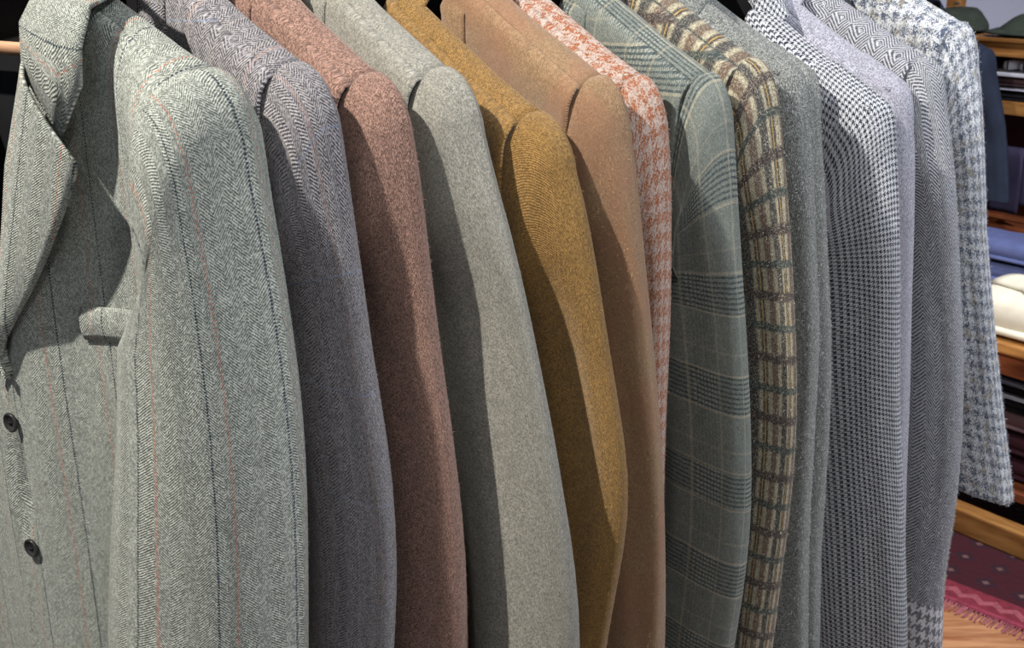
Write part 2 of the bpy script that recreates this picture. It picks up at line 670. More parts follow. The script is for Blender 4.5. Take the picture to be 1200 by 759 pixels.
def build_sleeve(J, sgn, mat, parent, cuff=None):
    """tube lofted from the armhole over the padded sleeve head and down; sgn +1 = wearer's left"""
    n = 44
    zs = [-0.05, -0.075, -0.105, -0.14, -0.18, -0.22, -0.26] + [-0.26 - (J.length - 0.26) * i / 14 for i in range(1, 15)]
    edge = EDGE.get(J.key)

    def ring_pts(O, I, hf, hb, en=2.4):
        ctr = ((O[0] + I[0]) / 2, (O[1] + I[1]) / 2)
        ax = ((O[0] - I[0]) / 2, (O[1] - I[1]) / 2)
        out = []
        for k in range(n):
            a = 2 * math.pi * k / n
            c1, s1 = se(math.cos(a), en), se(math.sin(a), en)
            h = hf if s1 > 0 else hb
            out.append((ctr[0] + ax[0] * c1, h * s1, ctr[1] + ax[1] * c1))
        return out

    def zin(zo):
        f = min(1, max(0, (-zo - 0.05) / 0.23))
        return (-0.225 - 0.055 * f) * (1 - f) + zo * f if f < 1 else zo

    def hs(zo):
        f = min(1, (-zo) / 0.15)
        e = min(1, max(0, (-zo - 0.25) / 0.35))
        if J.key == '1':
            g1 = min(1, max(0, (-zo - 0.03) / 0.17))
            return 0.082 + (J.hf - 0.082) * (0.85 + 0.15 * g1), J.hb
        g1 = min(1, max(0, (-zo - 0.04) / 0.20))
        g1 = g1 * g1 * (3 - 2 * g1)
        return J.hf + (J.lf - J.hf) * g1, J.hb + (J.lb - J.hb) * g1

    offs, wid = [], []
    for zo in zs:
        o, W = 0.06, J.W * (1 - 0.08 * max(0, -zo - 0.2) / 0.4)
        if sgn > 0 and edge:
            hf, hb = hs(zo)
            for _ in range(4 if J.key == '1' else 1):
                lo, hi = -0.08, 0.3
                for _ in range(26):
                    o = (lo + hi) / 2
                    f = min(1, max(0, (-zo - 0.05) / 0.17))
                    I = ((-0.012 - J.inset) * (1 - f) + (o - W) * f, zin(zo))
                    P = [proj(J.loc(J.c + p[0], p[1], p[2]) + J.base) for p in ring_pts((o, zo), I, hf, hb)]
                    P = [P[k] for k in range(-10, 11)]
                    bx = max(P, key=lambda t: t[0])
                    if bx[0] < lerp_tab(edge, bx[1]):
                        lo = o
                    else:
                        hi = o
                if J.key == '1' and zo < -0.12:
                    lo, hi = 0.05, 0.26
                    for _ in range(22):
                        W = (lo + hi) / 2
                        I = (o - W, zin(zo))
                        P = [proj(J.loc(J.c + p[0], p[1], p[2]) + J.base) for p in ring_pts((o, zo), I, hf, hb)]
                        bx = min(P, key=lambda t: t[0])
                        if bx[0] > lerp_tab(LEDGE, bx[1]):
                            lo = W
                        else:
                            hi = W
        else:
            o = 0.05 + 0.03 * min(1, -zo / 0.6)
        offs.append(o)
        wid.append(W)
    sm = offs[:]
    for _ in range(1):
        sm = [sm[0]] + [(sm[i - 1] + 2 * sm[i] + sm[i + 1]) / 4 for i in range(1, len(sm) - 1)] + [sm[-1]]
    for _ in range(2):
        wid = [wid[0]] + [(wid[i - 1] + 2 * wid[i] + wid[i + 1]) / 4 for i in range(1, len(wid) - 1)] + [wid[-1]]
    o5 = sm[0]
    cap = [(-0.14, -0.003), (0.03, 0.0008), (0.26, -0.002), (0.48, -0.008), (0.67, -0.0165), (0.82, -0.027), (0.93, -0.038)]
    rings = []
    if J.inset:
        # sleeve set in high on the shoulder: it starts well inside the shoulder tip
        for i in range(5):
            d = J.inset * (1 - i / 5)
            rings.append(ring_pts((-d, J.zsh(J.c - d) + (0.0022 if i else -0.002)), (-J.inset - 0.015, -0.205), max(J.hf, J.yf(J.c - d, 1)) + 0.003, J.hb + 0.003, 3.3))
    for i, (fx, z) in enumerate(cap):
        if J.inset and i == 0:
            continue
        t = i / len(cap)
        O = (fx * o5 if fx > 0 else -0.007, z)
        I = (-0.022 + 0.010 * t - J.inset, -0.205 - 0.02 * t)
        gl = 1.0 + (0.07 if J.inset else 0.03 if i else 0)
        rings.append(ring_pts(O, I, (J.hf if J.key != '1' else 0.082 + (J.hf - 0.082) * t) * gl, J.hb * gl, 3.0 - 0.4 * t))
    for zo, o, W in zip(zs, sm, wid):
        f = min(1, max(0, (-zo - 0.05) / 0.17))
        I = ((-0.012 - J.inset) * (1 - f) + (o - W) * f, zin(zo))
        hf, hb = hs(zo)
        g = 1.03 - 0.03 * f
        rings.append(ring_pts((o, zo), I, hf * g, hb * g))
    # turned-in hem
    lastO, lastI = (sm[-1], zs[-1]), (sm[-1] - wid[-1], zs[-1])
    hf, hb = hs(zs[-1])
    for dz, k in ((-0.004, 0.97), (-0.004, 0.90), (0.03, 0.86)):
        m = (lastO[0] + lastI[0]) / 2
        rings.append(ring_pts((m + (lastO[0] - m) * k, lastO[1] + dz), (m + (lastI[0] - m) * k, lastI[1] + dz), hf * k, hb * k))
    # cloth folds
    out = []
    sd = J.seed * 5.3 + (11 if sgn < 0 else 0)
    for i, r in enumerate(rings):
        row = []
        for k, (x, y, z) in enumerate(r):
            a = 2 * math.pi * k / n
            i0 = i - (4 if J.inset else 0)
            amp = 0.0 if i0 < 3 else min(1, (i0 - 2) / 6) * 0.0034
            if i >= len(rings) - 3:
                amp = 0.0034
            w = noise.noise((math.cos(a) * 2.1 + sd, math.sin(a) * 2.1, z * 3.2 + sd)) + 0.45 * noise.noise((math.cos(a) * 4.5, math.sin(a) * 4.5 + sd, z * 9))
            row.append((x + math.cos(a) * w * amp * 0.4, y + math.sin(a) * w * amp, z))
        out.append(row)
    L = [0.0]
    for i in range(1, len(out)):
        L.append(L[-1] + (Vector(out[i][6]) - Vector(out[i - 1][6])).length)
    per = 0.060 if J.key != '1' else 0.076
    uvs = lambda i, j: ((((j + n // 2) % n if j < n else n // 2) if False else (j if j <= n // 2 else j - n)) / n * 2 * math.pi * per, -L[i])

    def uvf(i, j):
        return (j / n * 2 * math.pi * per, -L[i])
    pts = [[J.loc(sgn * (J.c + x), y, z) for (x, y, z) in (r if sgn > 0 else [r[0]] + r[:0:-1])] for r in out]
    if sgn < 0:
        pts = [r[::1] for r in pts]
    # shift the uv seam to the hidden inner side
    half = n // 2
    pts = [r[half:] + r[:half] for r in pts]
    if cuff is not None:
        ncut = len(pts) - 6
        me = grid_mesh('sleeve', pts[:ncut + 1], uvf, True)
        o = put('sleeve', me, mat, parent)
        cu = put('cuff', grid_mesh('cuff', pts[ncut:], lambda i, j: uvf(i + ncut, j), True), cuff, o)
    else:
        o = put('sleeve', grid_mesh('sleeve', pts, uvf, True), mat, parent)
    return o


def build_lapel(J, sgn, mat, parent, fine=False):
    """lapel from roll line to outer edge; straight gorge at the top"""
    ts = [0, .03, .07, .12, .2, .3, .4, .5, .6, .7, .8, .88, .95, 1.0]
    Rt = [(0.0, (0.090, 0.007)), (0.3, (0.047, -0.085)), (1.0, (-0.004, -0.300))]
    Et = [(0.0, (0.1545, -0.0765)), (0.07, (0.152, -0.088)), (0.2, (0.137, -0.113)), (0.45, (0.085, -0.184)), (0.8, (0.018, -0.258)), (1.0, (-0.012, -0.302))]
    Yt = [(0.0, 0.066), (0.3, 0.066), (0.6, 0.066), (0.85, 0.067), (1.0, 0.065)]       # how far the sprung lapel stands out on the first jacket
    f2 = lambda tab, t: (lerp_tab([(a, b[0]) for a, b in tab], t), lerp_tab([(a, b[1]) for a, b in tab], t))
    rows, uv = [], []
    m = 12
    for t in ts:
        R, E_ = f2(Rt, t), f2(Et, t)
        row, ur = [], []
        for k in range(m):
            a = k / (m - 1)
            q = (R[0] + (E_[0] - R[0]) * a)
            q = q * J.ls if q > 0 else q
            z = R[1] + (E_[1] - R[1]) * a
            lift = (0.007 + 0.011 * math.sin(math.pi * min(1, a * 1.1 + 0.12)) * (1 - 0.5 * t) + 0.008 * a * (1 - t)) * (1 if J.key == '1' else 0.4)
            y = J.front_pt(q, z, lift)
            if J.key == '1':
                y = lerp_tab(Yt, t) + 0.006 * math.sin(math.pi * a) - 0.012 * (1 - min(1, a / 0.25)) ** 2
            row.append(J.loc(sgn * q, y, z))
            ur.append((q * 0.93 - z * 0.36 + 0.013, z * 0.93 + q * 0.36))
        rows.append(row if sgn > 0 else row[::-1])
        uv.append(ur if sgn > 0 else ur[::-1])
    o = put('lapel', grid_mesh('lapel', rows, lambda i, j: uv[i][j]), mat, parent)
    thick(o, 0.0035, -1)
    return o


def build_collar(J, mat, parent):
    """fold-over collar from notch to notch round the back of the neck"""
    half = [((0.090, None, 0.0095), (0.165, None, -0.013)),
            ((0.092, None, 0.035), (0.167, None, 0.018)),
            ((0.094, None, 0.058), (0.166, None, 0.050)),
            ((0.094, 0.012, 0.098), (0.158, -0.004, 0.062)),
            ((0.086, -0.012, 0.118), (0.140, -0.030, 0.070)),
            ((0.060, -0.028, 0.128), (0.085, -0.048, 0.076)),
            ((0.0, -0.036, 0.132), (0.0, -0.054, 0.078))]
    # notch on the collar's front edge is the straight gorge continued
    m = 9
    rows, uv = [], []
    allr = [(1, r) for r in half] + [(-1, r) for r in half[-2::-1]]
    acc = 0
    for idx, (sg, (i_, o_)) in enumerate(allr):
        row = []
        for k in range(m):
            a = k / (m - 1)
            q = (i_[0] + (o_[0] - i_[0]) * a) * J.ls
            z = i_[2] + (o_[2] - i_[2]) * a + (0 if i_[1] is None else J.slope * (J.c - J.n) - 0.08)
            if i_[1] is None:
                y = lerp_tab([(0, 0.0625), (1, 0.060), (2, 0.044)], min(idx, len(allr) - 1 - idx)) + 0.004 * math.sin(math.pi * a) if J.key == '1' else J.front_pt(q, z, (0.012 + 0.009 * math.sin(math.pi * min(1, a + 0.15))) * (1 if J.key == '1' else 0.5))
                if idx in (0, len(allr) - 1):
                    # collar front edge dips to the notch point
                    zz = i_[2] - 0.014 + (-0.0425 - i_[2]) * min(1, a / 0.62)
                    if a > 0.62:
                        zz = -0.0565 + (o_[2] + 0.0565) * (a - 0.62) / 0.38
                    z = zz
            else:
                y = (i_[1] + (o_[1] - i_[1]) * a) * (1 if J.key == '1' else 0.55) + (J.Df - 0.04) * (0.3 if i_[1] > 0 else 0)
                zr = J.zsh(q) + 0.008
                z = max(z, zr) if y > -0.02 else z
            row.append(J.loc(sg * q, y, z))
        rows.append(row)
        if len(rows) > 1:
            acc += (row[m - 2] - rows[-2][m - 2]).length
        uv.append([(acc + 0.02, k * (row[0] - row[-1]).length / (m - 1)) for k in range(m)])
    o = put('collar', grid_mesh('collar', rows, lambda i, j: uv[i][j]), mat, parent)
    thick(o, 0.0035, -1)
    return o


BTN = plain('grey_horn', lin(52, 52, 52), 0.3, 0.25, 120)
THREAD = plain('dark_thread', lin(28, 30, 34), 0.8, 0.1)


def button_mesh():
    bm = bmesh.new()
    prof = [(0.0, 0.0016), (0.0035, 0.0016), (0.0062, 0.0019), (0.0078, 0.0030), (0.0092, 0.0034), (0.0102, 0.0026), (0.0104, 0.001), (0.0092, -0.0006), (0.0, -0.0008)]
    seg = 24
    rs = []
    for r, y in prof:
        if r == 0:
            rs.append([bm.verts.new((0, y, 0))])
        else:
            rs.append([bm.verts.new((r * math.cos(2 * math.pi * k / seg), y, r * math.sin(2 * math.pi * k / seg))) for k in range(seg)])
    for a, b in zip(rs, rs[1:]):
        for k in range(seg):
            k2 = (k + 1) % seg
            if len(a) == 1:
                bm.faces.new((a[0], b[k], b[k2]))
            elif len(b) == 1:
                bm.faces.new((a[k], a[k2], b[0]))
            else:
                bm.faces.new((a[k], a[k2], b[k2], b[k]))
    bmesh.ops.recalc_face_normals(bm, faces=bm.faces[:])
    me = bpy.data.meshes.new('button')
    bm.to_mesh(me)
    bm.free()
    return me


BMESH = button_mesh()


def build_buttons(J, parent):
    for z in (-0.353, -0.495):
        q = -0.004
        b = put('button', BMESH.copy(), BTN, parent)
        b.location = J.loc(q, J.front_pt(q, z, 0.0042), z)
        b.rotation_euler = (0, 0, math.atan2(J.Fr.y, J.Fr.x) - math.pi / 2)
        t = put('button_thread', tube_mesh('button_thread', [(-0.003, 0.0016, 0), (-0.002, 0.003, 0.0005), (0.002, 0.003, 0.0005), (0.003, 0.0016, 0)], 0.0007, 6), THREAD, b)


def build_pocket(J, mat, parent):
    """welt breast pocket on the wearer's left, and its dark slit"""
    q0, q1 = 0.098, 0.205
    rows, uv = [], []
    for i in range(6):
        a = i / 5
        row, ur = [], []
        for k in range(12):
            b = k / 11
            q = q0 + (q1 - q0) * b
            z = -0.252 + 0.009 * b + 0.031 * a
            off = 0.003 + 0.003 * math.sin(math.pi * a) ** 0.6
            row.append(J.loc(q, J.front_pt(q, z, off), z))
            ur.append((q, z))
        rows.append(row[::-1])
        uv.append(ur[::-1])
    o = put('breast_pocket', grid_mesh('breast_pocket', rows, lambda i, j: uv[i][j]), mat, parent)
    thick(o, 0.003, -1)
    pts = []
    for k in range(12):
        q = q0 - 0.002 + (q1 - q0) * k / 11
        z = -0.2545 + 0.009 * k / 11
        pts.append(J.loc(q, J.front_pt(q, z, 0.0012), z))
    put('pocket_seam', tube_mesh('pocket_seam', pts, 0.0014, 6), THREAD, o)


def build_fuzz(J, sleeve, mat, parent, count, length):
    me = sleeve.data
    rnd = random.Random(J.seed)
    polys = [p for p in me.polygons]
    vs, fs = [], []
    ar = [p.area for p in polys]
    for p in rnd.choices(polys, ar, k=count):
        c = [me.vertices[i].co for i in p.vertices]
        a, b = rnd.random(), rnd.random()
        P = (c[0] * (1 - a) + c[1] * a) * (1 - b) + (c[3] * (1 - a) + c[2] * a) * b
        d = Vector((rnd.gauss(0, 1), rnd.gauss(0, 1), rnd.gauss(-0.3, 1)))
        nrm = p.normal
        d = (d - nrm * d.dot(nrm)).normalized()
        l = length * rnd.uniform(0.4, 1.3)
        up = rnd.uniform(0.15, 0.75)
        sd = d.cross(nrm) * rnd.uniform(0.00011, 0.00018)
        M = P + d * l * 0.5 + nrm * l * up * 0.7
        T = P + d * l * (0.8 + rnd.random() * 0.2) + nrm * l * up
        k = len(vs)
        vs += [P - sd, P + sd, M + sd, M - sd, T]
        fs += [(k, k + 1, k + 2, k + 3), (k + 3, k + 2, k + 4)]
    m = bpy.data.meshes.new('wool_fuzz')
    m.from_pydata([tuple(v) for v in vs], [], fs)
    o = put('wool_fuzz', m, mat, parent, False)
    return tag(o, kind='stuff')


HANGER = {}


def build_hanger(J, label):
    """wishbone hanger with trouser bar and hook, standing in its own jacket"""
    h = empty('coat_hanger', J.base + J.Fr * 0.011)
    a = math.atan2(J.S.y, J.S.x)
    h.rotation_euler = (0, 0, a)
    # the hanger's arms run just under the shoulders of its jacket
    pts = []
    for i in range(17):
        q = -0.20 + 0.40 * i / 16
        z = J.zsh(q if abs(q) > 0.09 else 0.09) - 0.030 - 0.12 + (0.018 * (1 - (q / 0.09) ** 2) if abs(q) < 0.09 else 0)
        pts.append((q * (J.c / 0.245), 0, z))
    ends = 0.010
    put('hanger_arms', tube_mesh('hanger_arms', pts, [0.009 + 0.0035 * abs(i - 8) / 8 for i in range(17)], 10), WOOD_HANG, h)
    put('trouser_bar', tube_mesh('trouser_bar', [(-0.19, 0.0, -0.114), (-0.17, 0.0, -0.114), (0.17, 0.0, -0.114), (0.19, 0.0, -0.114)], 0.0062, 12), WOOD_HANG, h)
    hk = [(0, 0, -0.02), (0, 0, 0.035)] + [(0.02 - 0.02 * math.cos(t), 0, 0.035 + 0.02 * math.sin(t)) for t in [k * math.pi / 8 for k in range(1, 11)]]
    put('hook', tube_mesh('hook', hk, 0.0018, 8), CHROME, h)
    tag(h, label, 'hanger', 'hangers on the clothes rail')
    return h


def build_jacket(J, mat, label, detail=False, cuff=None, fuzz=0, flen=0.003, fuzzcol=None, right_sleeve=True, group='tweed jackets on the rail'):
    t = empty('jacket', J.base)
    tag(t, label, 'jacket', group)
    build_back(J, mat, t)
    build_front(J, 1, mat, t)
    build_front(J, -1, mat, t)
    sl = build_sleeve(J, 1, mat, t, cuff)
    build_sleeve(J, -1, mat, t, None)
    build_lapel(J, 1, mat, t)
    build_lapel(J, -1, mat, t)
    build_collar(J, mat, t)
    build_lining(J, t)
    if detail:
        build_pocket(J, mat, t)
        build_buttons(J, t)
    if fuzz:
        build_fuzz(J, sl, fuzzcol or mat, t, fuzz, flen)
    return t


K0, KD = 0.378, 0.0673
PALE = plain('pale_wool_fibre', lin(190, 192, 190), 0.9, 0.05)
FIBR = lambda n, r, g, b: plain(n, lin(r, g, b), 0.9, 0.05)
ROW = [
    ('1', (245, 80), 58, dict(hf=0.095, hb=0.03, Df=0.058, Db=0.022, c=0.25, ls=1.0), cloth_sage(),
     'sage green tweed jacket with red and navy pinstripes, lapel and buttons showing', 9000, 0.0022, None),
    ('2', (350, 72), 47, dict(W=0.135), cloth_herring('blue_grey_herringbone', lin(62, 60, 64), lin(150, 146, 148), 9.0, 3.4, 'blue', 0.5),
     'blue-grey herringbone jacket with a faint blue check beside the striped sage one', 7000, 0.0022, None),
    ('3', (440, 84), 42, dict(W=0.14), cloth_twill('dusty_pink_tweed', lin(82, 61, 53), lin(146, 115, 102), 3.2, 0.9, 0.6, 0.25),
     'dusty pink brown woollen jacket with a fuzzy plain weave', 16000, 0.0034, FIBR('pink_fibre', 152, 118, 104)),
    ('4', (522, 78), 40, dict(W=0.175), cloth_twill('pale_grey_twill', lin(98, 96, 88), lin(162, 159, 148), 1.9, 2.4, 0.45, 0.55),
     'pale stone grey twill jacket between the pink and the mustard one', 6000, 0.0022, None),
    ('5', (632, 130), 40, dict(c=0.26, ls=0.5, W=0.15), cloth_twill('mustard_tweed', lin(82, 60, 28), lin(146, 112, 62), 3.0, -1.4, 0.45, 0.45),
     'mustard yellow brown woollen jacket', 12000, 0.003, FIBR('mustard_fibre', 150, 116, 64)),
    ('6', (705, 88), 40, dict(c=0.25, ls=0.5, W=0.13), cloth_twill('tan_flannel', lin(108, 84, 60), lin(150, 122, 92), 2.6, 1.6, 0.4, 0.5, lin(132, 94, 72)),
     'smooth tan brown jacket hanging between the mustard one and the rust check', 10000, 0.0024, FIBR('tan_fibre', 166, 132, 100)),
    ('7', (752, 88), 39, dict(), cloth_hound('rust_houndstooth', lin(138, 84, 56), lin(160, 146, 137), 2.3, 0.55, 0.6),
     'rust and off-white fuzzy houndstooth jacket', 16000, 0.0036, FIBR('rust_fibre', 172, 140, 124)),
    ('8', (832, 84), 38, dict(W=0.14), cloth_glen(),
     'green grey glen check jacket with dark lines and cream overcheck', 4000, 0.002, None),
    ('9', (884, 68), 38, dict(), cloth_tartan(),
     'cream jacket in a brown, navy and yellow tartan check', 14000, 0.0032, FIBR('cream_fibre', 176, 168, 148)),
    ('10', (930, 76), 38, dict(hf=0.036, ls=0.75, inset=0.07), cloth_twill('mid_grey_tweed', lin(70, 72, 70), lin(134, 137, 134), 2.6, 0.9, 0.65, 0.5),
     'plain mid grey jacket right next to the cream tartan one', 13000, 0.0034, PALE),
    ('10b', (952, 84), 38, dict(hf=0.036, ls=0.6, inset=0.07), None,
     'plain mid grey jacket showing as a thin strip before the navy and white houndstooth', 18000, 0.0036, PALE),
    ('11', (1036, 118), 38, dict(slope=0.56, ls=0.6, W=0.17, inset=0.085), cloth_hound('navy_white_houndstooth', lin(34, 37, 48), lin(186, 188, 194), 0.76, 0.15, 0.1),
     'navy and white small houndstooth jacket', 18000, 0.0036, PALE),
    ('12', (1058, 96), 38, dict(hf=0.036, slope=0.54, inset=0.07), cloth_twill('lavender_grey_flannel', lin(112, 111, 122), lin(168, 168, 180), 2.2, 0.6, 0.6, 0.4),
     'smooth lavender grey jacket mostly hidden behind the small houndstooth', 7000, 0.0024, PALE),
    ('13', (1085, 66), 38, dict(length=0.80, ls=0.7), cloth_herring('charcoal_herringbone', lin(60, 61, 66), lin(174, 175, 182), 15.0, 5.0, None, 0.25),
     'charcoal grey herringbone jacket with checked cuffs', 18000, 0.0036, PALE),
    ('14', (1128, 26), 38, dict(length=0.612), cloth_boucle(),
     'shaggy blue and white boucle jacket at the far end of the rail', 13000, 0.004, FIBR('boucle_fibre', 206, 210, 218)),
]
CUFF = cloth_hound('checked_cuff', lin(92, 94, 102), lin(208, 208, 212), 2.4, 0.3)
RAILS = []
prev = None
for i, (key, tip, th, kw, mat, label, fz, fl, fc) in enumerate(ROW):
    if mat is None:
        mat = prev
    prev = mat
    J = Jacket(key, tip, K0 + KD * i + (0.014 if i else 0) + {'3': 0.003, '4': 0.006, '5': 0.012, '6': 0.006, '7': 0.004, '8': 0.008, '9': 0.0085, '10': 0.005, '11': 0.007, '12': 0.003, '14': 0.008}.get(key, 0), th, seed=i + 1, **kw)
    build_jacket(J, mat, label, detail=(key == '1'), cuff=CUFF if key == '13' else None, fuzz=fz, flen=fl, fuzzcol=fc)
    RAILS.append(J.base)
    if key == '1':
        build_hanger(J, 'wooden hanger with trouser bar inside the striped sage jacket')


# ------------------------------------------------------------------ the shop fittings behind the rail
FA = math.radians(-51.5)                       # fittings stand square to each other, turned from the camera
AX = Vector((math.cos(FA), math.sin(FA), 0))   # along their fronts, towards the camera's right
FY = 2.66
zf = lambda py, Y=FY: at(1185, py, Y).z
org = at(1185, 420, FY)


def place(o, x=0.0, y=0.0, z=0.0):
    """put a thing in the fittings' frame: x along the front, y back from it"""
    p = Vector((org.x, org.y, 0)) + AX * x + Vector((-AX.y, AX.x, 0)) * y
    o.location = (p.x, p.y, z)
    o.rotation_euler = (0, 0, FA)
    return o


def slab_mesh(name, w, d, h, sag=0.0, seed=0, n=2.6, wave=0.004):
    """soft folded cloth: a rounded fold along the front and sides"""
    nu, nv = 26, 20
    rows = []
    for i in range(nu + 1):
        x = -w / 2 + w * i / nu
        ed = (1 - abs(2 * i / nu - 1) ** 8) ** 0.35
        row = []
        for k in range(nv):
            a = 2 * math.pi * k / nv
            y = d / 2 * se(math.cos(a), 5.0)
            z = h / 2 * se(math.sin(a), n) * (0.15 + 0.85 * ed)
            ww = noise.noise((x * 9 + seed, y * 9, seed)) * wave + noise.noise((x * 25, y * 25 + seed, z * 30)) * wave * 0.4
            row.append((x, y * (0.9 + 0.1 * ed) + ww * 0.5, h / 2 + z + (ww if z > 0 else 0) - sag * (x / w) ** 2))
        rows.append(row)
    me = grid_mesh(name, [r[::-1] for r in rows], lambda i, j: (i * w / nu, j * d / nv), True)
    return me


def folded_shirt(label, mat, x, y, z, w, d, h, seed, collar=None, group=None, name='folded_shirt', cat='shirt'):
    t = place(empty(name, (0, 0, 0)), x, y, z)
    tag(t, label, cat, group)
    put('folded_body', slab_mesh('folded_body', w, d, h, 0, seed, 2.6, min(0.004, h * 0.06)), mat, t)
    # fold line: the tucked tail seen as a thinner leaf below the front roll
    lf = put('folded_leaf', slab_mesh('folded_leaf', w * 0.94, d * 0.96, h * 0.28, 0, seed + 3, 2.6, 0.0005), mat, t)
    lf.location = (0.004, -0.012, h * 0.02)
    if collar:
        rows = []
        for i in range(9):
            u = -1 + i / 4
            r = []
            for k in range(7):
                v = k / 6
                drop = 0.075 * v * (0.45 + 0.55 * abs(u)) + 0.012 * (1 - abs(u)) * v
                r.append((u * (0.062 + 0.035 * v), -0.02 - drop, h + 0.026 - 0.024 * v ** 1.6 + 0.006 * math.sin(v * 3.1)))
            rows.append(r)
        c = put('collar', grid_mesh('collar', rows, lambda i, j: (i * 0.01, j * 0.01)), mat, t)
        thick(c, 0.003)
        c.rotation_euler = (0, 0, collar)
        bd = put('collar_stand', tube_mesh('collar_stand', [(0.055 * math.cos(k * math.pi / 8), 0.0 + 0.05 * math.sin(k * math.pi / 8), h + 0.012) for k in range(9)], 0.012, 8), mat, t)
        bd.rotation_euler = (0, 0, collar)
    return t


CREAM = plain('cream_cotton', lin(214, 208, 190), 0.85, 0.05, 25)
BLUE = plain('periwinkle_cotton', lin(86, 95, 138), 0.85, 0.08, 25)
WHITE = plain('white_cotton', lin(208, 208, 218), 0.85, 0.04, 25)
NAVY = plain('navy_wool', lin(40, 48, 66), 0.85, 0.12, 18)
PURP = plain('aubergine_wool', lin(58, 52, 76), 0.85, 0.15, 12)
MAR = plain('maroon_wool', lin(66, 34, 44), 0.85, 0.18, 12)
MAUVE = plain('mauve_knit', lin(118, 92, 96), 0.85, 0.12, 25)
JET = plain('black_knit', lin(24, 24, 30), 0.8, 0.2, 25)
OLIVE = plain('dark_olive_wool', lin(62, 70, 60), 0.9, 0.15, 25)

# table with lower shelf
t = place(empty('display_table', (0, 0, 0)), 0, 0, 0.0115)
tag(t, 'oak display table carrying the cream and blue folded shirts', 'table')
ztop = zf(402)
put('table_top', box_mesh('table_top', -0.42, 0.9, -0.02, 0.47, ztop - 0.030 - 0.0115, ztop - 0.0115, 0.006), WOOD, t, False)
put('apron', box_mesh('apron', -0.40, 0.87, 0.0, 0.025, zf(446), ztop - 0.0420, 0.003), WOOD_RED, t, False)
put('lower_shelf', box_mesh('lower_shelf', -0.40, 0.87, 0.01, 0.46, 0.13, 0.155, 0.003), WOOD_RED, t, False)
for x in (-0.40, 0.81):
    for y in (0.026, 0.41):
        put('leg', box_mesh('leg', x, x + 0.05, y, y + 0.05, 0.0, ztop - 0.0425, 0.004), WOOD_RED, t, False)
pl = put('plinth', box_mesh('plinth', -0.45, 1.0, -0.035, 0.022, 0.0, zf(607), 0.006), WOOD, None, False)
place(pl, 0, 0, 0.0115)
tag(pl, 'low oak plinth standing on the rug before the display table', 'plinth')

folded_shirt('cream folded shirt with pointed collar on the oak table', CREAM, 0.0, 0.125, ztop + 0.0025, 0.30, 0.25, zf(352) - ztop, 2, collar=-0.5)
zb = ztop + 0.0025
for k in range(3):
    hh = 0.056
    folded_shirt(['lowest', 'middle', 'topmost'][k] + ' periwinkle blue folded shirt in the pile behind the cream one', BLUE, -0.22 - 0.01 * (k % 2), 0.365, zb, 0.30, 0.18, hh, 5 + k, group='blue shirts on the table')
    zb += hh + 0.004
# pile on the lower shelf
zb = 0.168
for k, (m, hh, nm) in enumerate(((MAR, 0.075, 'maroon folded sweater at the bottom of the pile under the table'), (MAR, 0.07, 'second maroon folded sweater from the floor under the table'),
                                 (MAUVE, 0.06, 'mauve folded sweater in the pile under the table'), (JET, 0.03, 'black folded shirt lying on the mauve sweater'), (WHITE, 0.012, 'thin white folded shirt between black and navy under the table'),
                                 (JET, 0.022, 'black folded shirt between two thin white ones'), (WHITE, 0.010, 'upper thin white folded shirt under the table'), (NAVY, 0.04, 'navy folded shirt topmost of the pile under the table'))):
    folded_shirt(nm, m, 0.20, 0.21, zb, 0.80, 0.28, hh * 0.9, 20 + k, group='folded clothes under the table')
    zb += hh * 0.9 + 0.003

# wall shelves
SY = 0.72
SX = -0.49
zs2 = lambda py: at(1178, py, 3.49).z
t = place(empty('wall_shelving', (0, 0, 0)), SX, 0, 0)
tag(t, 'oak wall shelving with moulded shelf edges behind the table', 'shelves')
put('back_board', box_mesh('back_board', -0.75, 0.9, SY + 0.36, SY + 0.38, 0.0, zs2(62), 0.0), MAR, t, False)
for z0, z1, m in ((67, 46, WOOD), (90, 86, WHITE), (134, 119, WOOD), (276, 262, WOOD_RED)):
    b = put('shelf_board', box_mesh('shelf_board', -0.75, 0.9, SY, SY + 0.355, zs2(z0), zs2(z1), 0.002), m, t, False)
    if z0 == 67:
        put('moulding', box_mesh('moulding', -0.75, 0.9, SY - 0.012, SY - 0.0005, zs2(50), zs2(46) + 0.002, 0.002), WOOD, b, False)
        put('moulding', box_mesh('moulding', -0.75, 0.9, SY - 0.010, SY - 0.0005, zs2(67), zs2(63), 0.002), WOOD, b, False)
for x in (-0.42, 0.86):
    put('upright', box_mesh('upright', x, x + 0.04, SY + 0.30, SY + 0.36, 0.0, 2.4, 0.003), WOOD, t, False)
